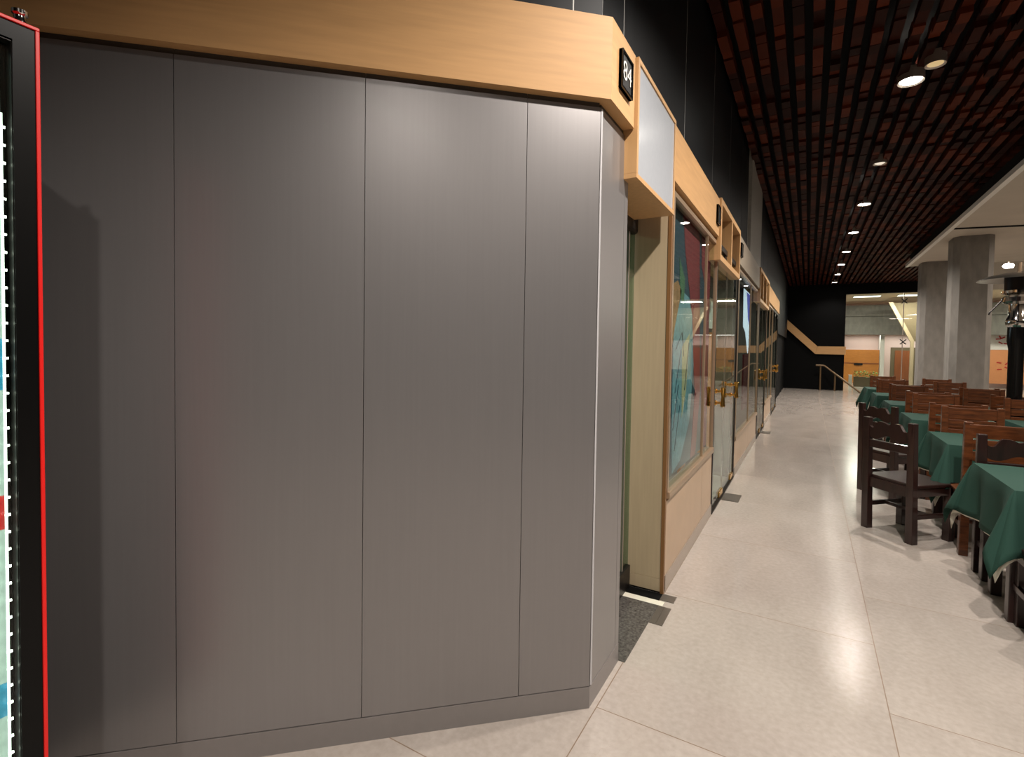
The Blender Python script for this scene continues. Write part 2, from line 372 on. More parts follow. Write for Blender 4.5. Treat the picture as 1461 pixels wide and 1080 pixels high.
def pull(par, y, z=1.06):
    for sx, nm in ((1, 'outer_handle'), (-1, 'inner_handle')):
        m_ = MB(); x0 = SX-.02; x1 = x0+sx*.068
        m_.tube([(x1, y, z-.092), (x1, y, z-.085), (x1, y, z-.06), (x1, y, z), (x1, y, z+.06), (x1, y, z+.085), (x1, y, z+.092)], [.014, .023, .02, .014, .02, .023, .014], 16)
        for dz in (-.055, .055): m_.tube([(x0, y, z+dz), (x0+sx*.012, y, z+dz), (x0+sx*.02, y, z+dz), (x1, y, z+dz)], [.024, .024, .012, .012], 14)
        m_.build(nm, M['brass'], par, smooth=True, world=True)
def door(n, y0, y1, handles, plates, mid):
    d = thing('door_%d' % n, '', '', kind='structure')
    MB().box(SX-.03, SX-.002, y0+.012, y0+.03, 0, GZ).box(SX-.03, SX-.002, y1-.02, y1, 0, GZ).box(SX-.06, SX, y0, y1, GZ, GZ+.05).build('door_frame', M['dark_metal'], d)
    MB().box(SX-.06, SX+.005, y0, y1, 0, .012).build('threshold', M['dark_metal'], d)
    lf = [y0+.034]+mid+[y1-.034]
    for a, b in zip(lf[:-1], lf[1:]):
        q = MB().box(SX-.026, SX-.014, a+.003, b-.003, .03, GZ-.01).build('glass_leaf', M['glass'], d)
        MB().box(SX-.0265, SX-.0135, b-.006, b-.002, .03, GZ-.01).build('glass_edge', M['alu'], q)
        MB().box(SX-.035, SX-.005, b-.22, b-.01, .02, .075).build('patch_fitting', M['brass'], q)
        MB().box(SX-.035, SX-.005, b-.25, b-.01, GZ-.075, GZ-.01).build('top_fitting', M['dark_metal'], q)
    for y in handles: pull(d, y)
    for y in plates: MB().box(SX+.006, SX+.17, y-.14, y+.14, 0, .004).build('floor_plate', M['steel'], d)
    return d
door(1, 4.82, 6.38, [4.99, 6.02], [5.48], [5.55])
door(2, 9.35, 10.95, [9.95, 10.5], [10.2], [10.15])
door(3, 13.05, YEND-.03, [13.9, 14.4], [], [14.1])

# recessed first door
d0 = thing('door_4', '', '', kind='structure')
MB().box(-.966, -.954, YE-.25, 3.07, .02, 2.4).build('glass_leaf', M['glass_green'], d0)
MB().box(-.97, -.95, 2.945, 2.958, .02, 2.4).build('glass_edge', M['alu'], d0)
MB().box(-.99, -.93, 2.6, 3.07, 2.2, 2.42).build('door_closer', M['dark_metal'], d0, bevel=.02)
MB().box(-1.0, -.94, 2.3, 3.08, 2.4, 2.5).build('door_head', M['dark_metal'], d0)
MB().box(-.98, -.94, 2.3, 3.07, 0, .14).build('bottom_rail', M['dark_metal'], d0)
MB().tube([(-.94, 2.78, .1), (-.93, 2.78, .1)], .02, 14).build('lock', M['chrome'], d0)
MB().box(-1.0, -.99, 2.3, YEND, 2.46, 2.5)
# dark floor of the recess
fr = thing('floor_recess', '', '', kind='structure')
MB().box(-1.6, -.722, 2.31, 2.93, 0, .003).build('granite_slab', M['granite'], fr)
MB().box(-1.6, -.70, 2.93, 2.985, 0, .003).build('pale_threshold', M['white_cloth'], fr)
MB().box(-1.6, -.735, 2.985, 3.078, 0, .003).build('dark_strip', M['black_wall'], fr)
MB().box(-.733, -.65, 3.0, 3.08, 0, .004).build('floor_plate', M['steel'], fr)
MB().box(-.72, -.69, 2.72, 2.925, 0, .004).box(-.684, -.648, 2.72, 2.925, 0, .004).box(-.6895, -.6845, 2.72, 2.925, 0, .005).build('floor_plate', M['steel'], fr)

# ---------------------------------------------------------------- sign boxes
BX = -.695
def outline(mb, y0, y1, z0, z1, x0, x1, t):
    mb.box(x0, x1, y0, y1, z0, z0+t); mb.box(x0, x1, y0, y1, z1-t, z1); mb.box(x0, x1, y0, y0+t, z0+t, z1-t); mb.box(x0, x1, y1-t, y1, z0+t, z1-t)
b1 = thing('sign_box', 'maple lightbox with a blank pale grey face above the first recessed doorway', 'sign', (BX-.1, 2.605, 2.27))
m_ = MB(); outline(m_, 2.24, 2.97, 2.27, 2.805, BX-.24, BX, .022); m_.box(BX-.24, BX-.03, 2.262, 2.948, 2.292, 2.3)
m_.build('box_frame', M['maple_v'], b1, world=True, bevel=.001)
MB().box(BX-.05, BX-.006, 2.263, 2.949, 2.292, 2.785).build('sign_face', M['white_sign'], b1, world=True)
def cubby(y0, ym, y1, label, z0=2.29, z1=2.83):
    b = thing('sign_box', label, 'sign', (BX-.1, (y0+y1)/2, z0))
    m_ = MB(); outline(m_, y0, y1, z0, z1, BX-.24, BX, .05)
    for y in ym: m_.box(BX-.24, BX, y-.03, y+.03, z0+.05, z1-.05)
    m_.build('box_frame', M['maple_v'], b, world=True, bevel=.001)
    MB().box(BX-.239, BX-.225, y0+.02, y1-.02, z0+.02, z1-.02).build('back_board', M['interior_dark'], b, world=True)
cubby(4.71, [5.43], 6.13, 'open maple sign box with two empty bays above the brass handled doors')
cubby(8.91, [9.5, 10.2], 10.98, 'farthest open maple sign box, small, past the lit blue banner')

# number plaques
def plaque(y, label, text, x=FX, zc=2.65, h=.155, w=.14):
    p = thing('number_plaque', label, 'plaque', (x, y, zc))
    MB().box(x, x+.012, y-w/2, y+w/2, zc-h/2, zc+h/2).build('plate', M['plaque'], p, world=True)
    m_ = MB(); t = .008
    y0, y1, z0, z1 = y-w/2, y+w/2, zc-h/2, zc+h/2
    outline(m_, y0, y1, z0, z1, x, x+.018, t); m_.build('rim', M['black_gloss'], p, world=True)
    if text:
        cu = bpy.data.curves.new('digits', 'FONT'); cu.body = text; cu.size = .112; cu.align_x = 'CENTER'; cu.align_y = 'CENTER'; cu.extrude = .001; cu.offset = -.0012
        to = bpy.data.objects.new('digits_tmp', cu); C.objects.link(to)
        bpy.context.view_layer.update()
        me = bpy.data.meshes.new_from_object(to.evaluated_get(bpy.context.evaluated_depsgraph_get()))
        bpy.data.objects.remove(to); me.materials.clear(); me.materials.append(M['white'])
        o = bpy.data.objects.new('digits', me); C.objects.link(o); o.parent = p; o.location = (.0145, 0, 0); o.rotation_euler = (math.pi/2, 0, math.pi/2)
plaque(2.085, 'black plaque with white number 84 on the maple fascia corner', '84')
plaque(4.6, 'small black plaque on the fascia beside the box with two empty bays', '')
plaque(6.32, 'distant small black plaque on the fascia beyond the two empty bays', '')

# ---------------------------------------------------------------- display behind the first window
po = thing('display_panel', 'dark blue display panel with burgundy bands and a pale blue figure behind glass', 'poster', (-.8, 3.98, .63))
M['navy'] = mat('navy_print', s(46, 64, 82), .5, var=.15); M['burg'] = mat('burgundy_print', s(134, 44, 54), .5, var=.1)
M['sky'] = mat('pale_blue_print', s(112, 148, 164), .5, var=.25); M['flesh'] = mat('tan_print', s(160, 112, 78), .5, var=.2)
M['sage'] = mat('sage_print', s(80, 110, 84), .5); M['sand'] = mat('sand_print', s(178, 168, 132), .5)
MB().box(-.81, -.79, 3.13, 4.8, .64, 2.49).build('board', M['navy'], po, world=True)
def shape(poly, m, k, nm='printed_shape'): MB().prism(poly, 'x', -.79, -.789+k*.0006).build(nm, m, po, world=True)
shape([(3.643, 2.46), (4.245, 2.477), (4.432, 1.138), (4.3, .64), (4.1, .64), (4.217, 1.154), (3.992, 1.813), (3.743, 2.196)], M['burg'], 1, 'burgundy_band')
shape([(4.343, 2.441), (4.79, 2.45), (4.79, .64), (4.53, .64), (4.45, 1.6), (4.586, 1.675), (4.609, 1.98), (4.379, 2.189)], M['burg'], 1, 'burgundy_band')
shape([(3.432, 1.632), (3.6, 1.833), (3.73, 1.904), (3.905, 1.885), (4.026, 1.762), (4.13, 1.382), (4.021, .951), (3.731, .7), (3.48, .65), (3.44, 1.016)], M['sky'], 2, 'pale_blue_figure')
shape([(3.38, 1.929), (3.52, 1.968), (3.637, 1.909), (3.465, 1.66), (3.382, 1.5)], M['flesh'], 3, 'tan_shape')
shape([(3.56, 2.13), (3.74, 2.0), (3.72, 1.82), (3.6, 1.86)], M['sage'], 3, 'sage_shape')
shape([(3.7, 1.52), (3.95, 1.62), (3.87, 1.2), (3.74, 1.0)], M['sand'], 3, 'sand_shape')
m_ = MB()
for a, b in (((3.5, 1.5), (3.68, 1.62)), ((3.68, 1.62), (3.75, 1.45)), ((3.5, 1.2), (3.66, 1.5)), ((3.46, .95), (3.6, 1.25)), ((3.52, .8), (3.66, 1.1)), ((3.8, 1.2), (3.92, 1.55))): m_.bar((-.7868, *a), (-.7868, *b), .008, .001)
m_.build('ink_lines', M['navy'], po, world=True)
# lit banner in the second window
M['banner_white'] = mat('banner_white', s(225, 232, 245), .5, emit=(.75, .85, 1), es=1.6)
M['banner_blue'] = mat('banner_blue', s(60, 60, 160), .5, emit=(.2, .2, .75), es=.9)
bn = thing('hanging_banner', 'lit white pennant banner with blue and violet shapes hanging in the second window', 'banner', (-.84, 8.5, 1.5))
MB().prism([(8.0, 2.4), (9.1, 2.4), (8.95, 1.8), (8.75, 1.45), (8.35, 1.78), (8.05, 1.85)], 'x', -.85, -.84).build('panel', M['banner_white'], bn, world=True)
MB().prism([(8.35, 2.38), (9.02, 2.38), (8.82, 1.9), (8.6, 2.0)], 'x', -.84, -.8385).build('blue_shape', M['banner_blue'], bn, world=True)
for y in (8.3, 8.9): MB().bar((-.845, y, 2.4), (-.845, y, 2.5), .01, .01).build('hanger', M['alu'], bn, world=True)
M['maroon'] = mat('maroon_print', s(110, 30, 40), .5)
tag(MB().box(-.86, -.84, 8.2, 8.9, .6, 1.44).build('poster', M['maroon']), 'maroon poster standing below the lit blue banner', 'poster')
# things inside the first glazed shop; the orange shelf replaces a reflection
cn = thing('shop_counter', 'cream shop counter seen through the glass doors with brass handles', 'counter', (-2.0, 5.9, 0))
MB().box(-2.6, -1.5, 5.75, 6.3, 0, 1.0).build('body', M['cream'], cn, world=True); MB().box(-2.65, -1.45, 5.7, 6.32, 1.0, 1.04).build('worktop', M['white'], cn, world=True)
sh = thing('reflection_shelf', 'made-up orange shelf unit standing in for a reflection in the glazed shop', 'shelf', (-1.5, 6.2, 0))
tag(MB().box(-1.42, -1.0, 6.05, 6.34, 1.75, 2.1).build('wall_cabinet', M['white']), 'white cabinet hung high inside the glazed shop', 'cabinet')
m_ = MB()
for x in (-1.3, -.98): MB().box(x-.02, x+.02, 6.1, 6.35, 0, 1.7).build('upright', M['orange_wood'], sh, world=True)
for z in (.3, .7, 1.1, 1.45): MB().box(-1.28, -1.0, 6.1, 6.35, z, z+.025).build('shelf_board', M['orange_wood'], sh, world=True)
for (x, y, z, l) in ((-2.0, 5.3, 2.47, 'lit white panel on the ceiling inside the first glazed shop'), (-2.0, 8.2, 2.47, 'lit white panel on the ceiling inside the shop with the banner'), (-2.0, 12.0, 2.47, 'lit white panel on the ceiling inside the farthest shop')):
    t = thing('ceiling_light', l, 'lamp', (x, y, z)); MB().box(-.27, .27, -.52, .52, 0, .03).build('housing', M['white'], t); MB().box(-.25, .25, -.5, .5, .002-.006, 0).build('diffuser', M['lamp_soft'], t)

# ---------------------------------------------------------------- vending machine at the left edge
VM = (-1.61, .49)
vm = thing('vending_machine', 'black vending machine with red trim and glass front at the left edge', 'vending machine', (-1.61, .1, 0))
Y0, Y1, X1 = -.42, .49, -1.61; ZT = 2.235
MB().box(-2.27, X1-.04, Y0+.005, Y1-.004, .06, ZT-.01).build('cabinet', M['black_gloss'], vm, world=True)
m_ = MB(); outline(m_, Y0, Y1, .05, ZT, X1-.05, X1+.004, .008); m_.build('red_trim', M['red'], vm, world=True, bevel=.0015)
m_ = MB(); outline(m_, Y0+.008, Y1-.008, .058, ZT-.008, X1-.045, X1, .039); m_.build('door_frame', mat('black_satin', s(7, 7, 7), .3, spec=.2), vm, world=True)
m_ = MB(); outline(m_, Y0+.047, Y1-.047, .097, ZT-.05, X1-.03, X1-.004, .0015); m_.build('chrome_bead', M['dark_metal'], vm, world=True)
MB().box(X1-.018, X1-.012, Y0+.05, Y1-.05, .1, ZT-.065).build('glass_front', M['glass'], vm, world=True)
MB().box(X1-.03, X1-.022, Y1-.063, Y1-.0595, .12, 2.02).build('light_strip', M['led'], vm, world=True)
for k in range(46): z = .14+k*.041; MB().box(X1-.0225, X1-.0195, Y1-.0645, Y1-.0555, z, z+.005).build('light_dot', M['led_dot'], vm, world=True)
for z0, z1, k, nm in ((1.38, 1.5, s(40, 150, 190), 'cyan'), (1.05, 1.13, s(200, 30, 30), 'red'), (.6, .68, s(60, 150, 190), 'blue')):
    MB().box(X1-.034, X1-.032, Y0+.06, Y1-.058, z0, z1).build('coloured_band', mat(nm+'_band', k, .4), vm, world=True)
MB().box(X1-.039, X1-.034, Y0+.05, Y1-.06, .1, ZT-.07).build('lit_back', mat('lit_panel', s(180, 195, 190), .4, emit=(.8, .95, .9), es=.1), vm, world=True)
MB().lathe([(0, 0), (.014, 0), (.014, .008), (.011, .012), (.011, .02), (.015, .024), (.015, .032), (0, .034)], 18, (-1.63, .462, ZT)).build('levelling_knob', M['chrome'], vm, smooth=True, world=True)
for x in (-2.2, -1.7):
    for y in (-.35, .42): MB().tube([(x, y, 0), (x, y, .06)], .022, 12).build('leg', M['dark_metal'], vm, world=True)

# ---------------------------------------------------------------- concrete slab, columns
ZS = 3.8
sl = MB().box(2.2, 14, -6, 16.85, ZS, ZS+.05); sl.build('ceiling_slab', M['slab'], kind='structure')
MB().box(2.19, 2.262, -6, 16.85, ZS-.012, ZS+.06).build('trim_3', M['white'], kind='structure')
MB().box(2.3, 2.4, -6, 16.9, ZS+.05, ZC+.45).build('wall_slab_edge', M['void'], kind='structure')
MB().bar((2.27, 12.0, ZS-.012), (9, 13.4, ZS-.012), .05, .02).build('slab_joint', M['void'], kind='structure')
def column(x, y, w, d, label):
    t = thing('concrete_column', label, 'column', (x+w/2, y+d/2, 0), group='concrete columns of the hall'); h = .1
    p = [(-w/2, -d/2+h), (-w/2+h, -d/2), (w/2-h, -d/2), (w/2, -d/2+h), (w/2, d/2-h), (w/2-h, d/2), (-w/2+h, d/2), (-w/2, d/2-h)]
    MB().prism(p, 'z', 0, ZS).build('shaft', M['concrete'], t)
column(2.44, 12.85, .62, .62, 'nearer grey concrete column, right behind the patio heater')
column(2.44, 16.1, .62, .62, 'farther grey concrete column, left one, at the end of the slab')

# ---------------------------------------------------------------- end wall, lobby
YB = 23.0
MB().box(-.95, 1.2, YB, YB+.25, 0, ZC+.5).build('wall_back', M['black_wall'], kind='structure')
MB().box(1.2, 3.7, YB, YB+.25, 3.72, ZC+.8).build('wall_header', M['black_wall'], kind='structure')
MB().box(3.7, 14, YB, YB+.25, 3.72, ZC+.9).build('wall_header_right', M['slab'], kind='structure')
m_ = MB(); m_.prism([(-1.06, 3.03), (.3, 1.70), (.23, 1.40), (-1.06, 2.66)], 'y', YB-.08, YB); m_.build('trim_4', M['maple'], kind='structure')
m_ = MB(); m_.prism([(.305, 1.70), (1.24, 1.70), (1.24, 1.39), (.235, 1.40)], 'y', YB-.08, YB); m_.build('trim_5', M['maple'], kind='structure')
hr = thing('handrail', 'thin metal handrail sloping down in front of the black end wall', 'railing', (.8, YB-.35, 0))
M['rail_metal'] = mat('rail_metal', s(110, 88, 62), .4, .4)
MB().tube([(.26, YB-.35, .96), (.5, YB-.35, .96), (.56, YB-.35, .94), (1.72, YB-.9, -.01)], .035, 10).build('rail', M['rail_metal'], hr, smooth=True, world=True)
for x, z in ((.42, .95), (.9, .68)): MB().tube([(x, YB-.35-(x-.5)*.3 if x > .5 else YB-.35, 0), (x, YB-.35-(x-.5)*.3 if x > .5 else YB-.35, z)], .03, 10).build('post', M['rail_metal'], hr, world=True)
# lobby beyond
LY = 30.0
MB().box(1.0, 14, LY, LY+.2, 0, 5).build('wall_lobby', M['pink_wall'], kind='structure')
MB().box(-1, 14, 23.3, LY+.2, 3.9, 4.0).build('ceiling_lobby', M['lobby_ceiling'], kind='structure')
MB().box(1.0, 14, LY-1.2, LY-.9, 2.33, 3.72).box(1.0, 14, LY-1.28, LY-1.2, 3.2, 3.3).build('wall_gallery', M['concrete'], kind='structure')
MB().box(-.95, 14, 31, 31.1, 0, 5).build('wall_far', M['pink_wall'], kind='structure')
MB().box(13.9, 14, -6, 31, 0, 5.2).build('wall_right', M['interior_dark'], kind='structure')
MB().box(-6, 14, -6.1, -6, 0, 5).build('wall_front', M['interior_dark'], kind='structure')
MB().box(3.0, 14, 17.5, 23.2, 5.0, 5.1).build('ceiling_hall', M['slab'], kind='structure')
for x, l in ((2.1, 'left'), (3.65, 'right')):
    t = thing('ceiling_light', 'lit panel on the lobby ceiling, %s one of the pair behind the glass' % l, 'lamp', (x, 26.0, 3.87)); MB().box(-.5, .5, -.3, .3, 0, .03).build('housing', M['white'], t); MB().box(-.47, .47, -.27, .27, -.006, 0).build('diffuser', M['lamp_soft'], t)
op = thing('reception_panel', 'orange wooden panelled partition in the lobby left of the white pier', 'partition', (2.2, LY-.5, 0))
MB().box(1.3, 2.95, LY-.55, LY-.4, 0, 1.62).build('panel', M['orange_wood'], op, world=True); MB().box(1.3, 2.95, LY-.57, LY-.55, .93, .98).build('rail', M['brown_door'], op, world=True)
MB().box(1.95, 2.3, LY-.6, LY-.57, .86, .96).build('push_bar', M['dark_metal'], op, world=True)
pr = thing('lobby_pier', 'pinkish white pier standing between the orange panels and the brown door', 'pier', (3.2, LY-.3, 0))
MB().box(2.96, 3.12, LY-.8, LY, 0, 2.33).build('shaft', M['white'], pr, world=True)
ddo = thing('door_5', '', '', kind='structure')
MB().box(3.45, 4.4, LY-.03, LY, 0, 1.75).build('door_frame', M['olive'], ddo); MB().box(3.62, 4.3, LY-.05, LY-.03, 0, 1.6).build('door_leaf', M['brown_door'], ddo)
st = thing('staircase', 'tan stair with a pale slanting edge seen beside the far column', 'stair', (4.4, 27, 0))
MB().prism([(2.97, 3.68), (3.12, 3.68), (3.9, 2.02), (3.9, 0), (3.78, 0), (3.78, 1.96)], 'y', 26.9, 27.05).build('stringer', M['cream'], st, world=True)
MB().prism([(3.12, 3.66), (6.2, 3.66), (6.2, 1.9), (3.93, 2.0)], 'y', 27.05, 27.5).build('soffit', M['olive'], st, world=True)
# glass screen with spider fittings
gs = thing('window_4', '', '', kind='structure')
for a, b in ((1.21, 3.0), (3.02, 5.2), (5.22, 7.6)): MB().box(a, b, YB+.1, YB+.115, 0, 3.72).build('pane', M['glass'], gs)
for x in (1.9+1.1, 5.21): MB().box(x-.012, x+.012, YB+.06, YB+.1, 0, 3.72).build('glass_fin', M['alu'], gs)
for x in (3.01, 5.21):
    for z in (1.9, 3.4): MB().tube([(x-.09, YB+.03, z-.09), (x+.09, YB+.03, z+.09)], .018, 8).tube([(x-.09, YB+.03, z+.09), (x+.09, YB+.03, z-.09)], .018, 8).build('spider_fitting', M['dark_metal'], gs)
# planter
pl = thing('planter_box', 'low planter with leafy green plants between white posts in the lobby', 'planter', (2.0, 26.3, 0))
MB().box(1.75, 2.6, 26.1, 26.5, 0, .42).build('trough', M['olive'], pl, world=True)
for x in (1.62, 2.7): MB().box(x-.06, x+.06, 26.2, 26.35, 0, .5).build('post', M['white'], pl, world=True)
m_ = MB()
for k in range(220):
    x = random.uniform(1.75, 2.6); y = random.uniform(26.1, 26.5); z = random.uniform(.42, .66); a = random.random()*6.28; t = random.uniform(-.6, .9); l = .09
    d = Vector((math.cos(a)*math.cos(t), math.sin(a)*math.cos(t), math.sin(t)))*l; sd = Vector((-math.sin(a), math.cos(a), 0))*.025; p = Vector((x, y, z))
    m_.add([p, p+d*.5+sd, p+d, p+d*.5-sd], [(0, 1, 2, 3)])
m_.build('foliage', M['leaf'], pl, world=True)
# far right hall background
M['poster_white'] = mat('notice_paper', s(235, 225, 220), .6); M['poster_red'] = mat('red_ink', s(190, 40, 40), .6); M['salmon'] = mat('salmon_panel', s(226, 150, 100), .6, var=.1)
ns = thing('notice_board', 'white and orange notice board with red marks seen past the near column', 'board', (7.4, LY-.3, 0))
MB().box(6.9, 8.3, LY-.4, LY-.3, 1.7, 2.35).build('white_sheet', M['poster_white'], ns, world=True)
MB().box(6.9, 8.3, LY-.4, LY-.3, .2, 1.69).build('orange_sheet', M['salmon'], ns, world=True)
m_ = MB()
for k in range(12):
    x = 7.1+random.random()*.9; z = 1.9+random.random()*.3 if k < 6 else .6+random.random()*.6; a = random.random()*3
    MB().bar((x, LY-.405, z), (x+.16*math.cos(a), LY-.405, z+.16*abs(math.sin(a))), .01, .05).build('red_mark', M['poster_red'], ns, world=True)
# bright hall lamp
hl = thing('hall_lamp', 'glowing round lamp seen above the dome of the patio heater', 'lamp', (5.05, 20, 4.1))
MB().lathe([(0, -.05), (.1, -.05), (.13, 0), (.1, .06), (0, .06)], 20).build('bulb', M['lamp'], hl, smooth=True); MB().tube([(0, 0, .06), (0, 0, .9)], .015, 8).build('stem', M['alu'], hl)

# ---------------------------------------------------------------- downlight fixtures
proto = None
names = ['nearest', 'second', 'third', 'fourth', 'fifth', 'sixth', 'seventh', 'eighth']
vis = [y for y, w in DOWN if y >= 6.0]
lbl = {6.0: 'nearest and largest of the ceiling downlights, with a strong glare', 8.4: 'small dim unlit downlight just past the nearest glaring one', 10.6: 'bright downlight next beyond the small dim one',
       13.0: 'lit downlight second beyond the small dim one', 15.4: 'lit downlight third beyond the small dim one', 17.6: 'lit downlight fourth beyond the small dim one',
       19.8: 'lit downlight fifth beyond the small dim one', 22.0: 'farthest lit downlight, close to the black end wall'}
for y in vis:
    r = .085 if y != 8.4 else .06
    t = thing('ceiling_downlight', lbl[y], 'downlight', (LX, y, ZC-.03), group='downlights along the passage')
    MB().lathe([(r, 0), (r+.02, -.012), (r+.022, 0), (r+.02, .1), (r, .1), (r, 0)], 28).build('trim_ring', M['alu'], t, smooth=True)
    MB().lathe([(0, -.012), (r*.7, -.01), (r, 0), (r, .01), (0, .01)], 28).build('lens', M['lamp'] if y != 8.4 else M['lamp_off'], t, smooth=True)
ob = thing('ceiling_downlight', 'tilted off yellowish reflector right beside the nearest glaring downlight', 'downlight', (LX+.14, 5.75, ZC-.03), group='downlights along the passage')
MB().lathe([(.06, 0), (.078, -.01), (.078, .1), (.06, .1), (.06, 0)], 28).build('trim_ring', M['alu'], ob, smooth=True); MB().lathe([(0, -.004), (.06, 0), (.06, .01), (0, .01)], 28).build('lens', mat('yellow_reflector_glow', s(220, 190, 120), .3, emit=(1, .75, .4), es=.4), ob)  # reflector is off; a faint glow is put into its lens material

# ---------------------------------------------------------------- chairs
def chair_carved(loc, rz, label, wood='dark_wood'):
    t = thing('dining_chair', label, 'chair', loc, rz); W2, D2 = .195, .185; H = .95; m = M[wood]
    for sx in (-1, 1):
        MB().hexa([(sx*W2-.03, -D2-.03, 0), (sx*W2+.03, -D2-.03, 0), (sx*W2+.03, -D2+.03, 0), (sx*W2-.03, -D2+.03, 0)], [(sx*W2-.026, -D2-.045, H), (sx*W2+.026, -D2-.045, H), (sx*W2+.026, -D2+.0, H), (sx*W2-.026, -D2+.0, H)]).build('rear_leg', m, t, bevel=.004)
        MB().box(sx*W2-.028, sx*W2+.028, D2-.028, D2+.028, 0, .44).build('front_leg', m, t, bevel=.004)
        MB().box(sx*W2-.012, sx*W2+.012, -D2, D2, .19, .225).build('side_stretcher', m, t, bevel=.003)
        MB().box(sx*W2-.015, sx*W2+.015, -D2, D2, .37, .44).build('side_apron', m, t)
    MB().box(-W2-.03, W2+.03, -D2+.0, D2+.05, .44, .466).build('seat', m, t, bevel=.006)
    MB().box(-W2, W2, -D2-.02, -D2+.01, .36, .44).build('apron', m, t); MB().box(-W2, W2, D2-.015, D2+.015, .36, .44).build('apron', m, t)
    MB().box(-W2, W2, -.012, .012, .195, .22).build('cross_stretcher', m, t)
    n = 28; top = []; bot = []
    for i in range(n+1):
        u = -1+2*i/n; x = u*(W2-.02); a = abs(u)
        q = min(1, max(0, (a-.5)/.28)); q = q*q*(3-2*q); e = max(0, (a-.8)/.2)
        zt = .925-.018*math.exp(-(u/.17)**2)-.058*q+.02*e*e
        zb = .795+.02*math.cos(u*math.pi*1.5)
        top.append((x, zt)); bot.append((x, zb))
    m_ = MB(); yb0, yb1 = -D2-.034, -D2-.008
    for i in range(n):
        (xa, za), (xb, zb) = bot[i], bot[i+1]; (xc, zc), (xd, zd) = top[i+1], top[i]
        v_ = [(xa, yb0, za), (xb, yb0, zb), (xc, yb0, zc), (xd, yb0, zd), (xa, yb1, za), (xb, yb1, zb), (xc, yb1, zc), (xd, yb1, zd)]
        fs = [(0, 1, 2, 3), (7, 6, 5, 4), (0, 4, 5, 1), (3, 2, 6, 7)]
        if i == 0: fs.append((0, 3, 7, 4))
        if i == n-1: fs.append((1, 5, 6, 2))
        m_.add(v_, fs)
    m_.build('carved_crest', m, t)
    MB().box(-W2, W2, -D2-.032, -D2-.006, .70, .765).build('back_rail', m, t, bevel=.004)
    return t
def chair_slat(loc, rz, label, wood='honey_wood'):
    t = thing('dining_chair', label, 'chair', loc, rz); W2, D2 = .2, .19; H = 1.0; m = M[wood]
    for sx in (-1, 1):
        MB().hexa([(sx*W2-.028, -D2-.03, 0), (sx*W2+.028, -D2-.03, 0), (sx*W2+.028, -D2+.03, 0), (sx*W2-.028, -D2+.03, 0)], [(sx*W2-.025, -D2-.06, H), (sx*W2+.025, -D2-.06, H), (sx*W2+.025, -D2-.015, H), (sx*W2-.025, -D2-.015, H)]).build('rear_leg', m, t, bevel=.004)
        MB().box(sx*W2-.026, sx*W2+.026, D2-.026, D2+.026, 0, .44).build('front_leg', m, t, bevel=.004)
        MB().box(sx*W2-.012, sx*W2+.012, -D2, D2, .19, .225).build('side_stretcher', m, t)
        MB().box(sx*W2-.013, sx*W2+.013, -D2, D2, .37, .44).build('side_apron', m, t)
    MB().box(-W2-.03, W2+.03, -D2+.01, D2+.05, .44, .466).build('seat', m, t, bevel=.006)
    MB().box(-W2, W2, -D2-.02, -D2+.01, .37, .44).build('apron', m, t); MB().box(-W2, W2, D2-.015, D2+.015, .37, .44).build('apron', m, t)
    MB().box(-W2, W2, -.012, .012, .195, .22).build('cross_stretcher', m, t)
    for z0, z1 in ((.885, .985), (.80, .874), (.715, .785), (.61, .67)):
        k = lambda z: -D2-.005-.035*(z-.45)/.55
        MB().hexa([(-W2, k(z0)-.022, z0), (W2, k(z0)-.022, z0), (W2, k(z0), z0), (-W2, k(z0), z0)], [(-W2, k(z1)-.022, z1), (W2, k(z1)-.022, z1), (W2, k(z1), z1), (-W2, k(z1), z1)]).build('back_slat', m, t, bevel=.003)
    return t
R = math.radians
carved = chair_carved((.744, 5.19, 0), R(-47), 'dark carved chair turned toward the tables, nearest the open walkway')
dup(carved, (.81, 6.57, 0), R(-50), 'dark carved chair partly hidden directly behind the nearest walkway chair')
dup(carved, (1.24, 3.62, 0), R(2), 'dark chair under the nearest table, only its legs show at the right edge')
dup(carved, (1.25, 4.36, 0), R(180), 'dark carved chair tucked in behind the nearest green table, crest above the cloth')
slat = chair_slat((1.24, 5.06, 0), R(0), 'honey slatted chair back directly behind the nearest table')
def sc(x, y, rz, l): return dup(slat, (x, y, 0), R(rz), l)
rows = ['second', 'third', 'fourth', 'fifth', 'sixth']
TY = [4.08, 5.64, 7.36, 9.15, 10.9, 12.6]
sc(1.35, 5.95, 180, 'brightest orange slatted chair on the far side of the second table')
sc(1.31, 6.72, 0, 'slatted chair close behind the brightest orange chair, facing the third table')
sc(1.38, 7.68, 180, 'slatted chair on the far side of the third green table of the walkway row')
sc(1.36, 8.52, 0, 'slatted chair facing the fourth table, back to back with the third table\'s chair')
sc(1.38, 9.5, 180, 'slatted chair on the far side of the fourth table of the walkway row')
sc(1.38, 10.25, 0, 'slatted chair facing the fifth table of the walkway row')
sc(1.38, 11.25, 180, 'slatted chair on the far side of the fifth table of the walkway row')
sc(1.38, 11.98, 0, 'slatted chair facing the farthest table of the walkway row')
sc(1.4, 12.98, 180, 'farthest slatted chair of the walkway row, beyond its last table')
sc(2.2, 7.54, 180, 'dark slatted chair of the right row in front of the heater, at the right edge')
sc(2.2, 8.5, 0, 'dark slatted chair of the right row just behind the heater post')
sc(2.2, 9.3, 180, 'slatted chair of the right row left of the heater, far side of its table')
sc(2.2, 10.0, 0, 'slatted chair of the right row, back to back with the one left of the heater')
sc(2.18, 11.2, 180, 'slatted chair of the right row standing before the nearer column')
sc(2.2, 12.35, 180, 'farthest slatted chair of the right row, before the two columns')

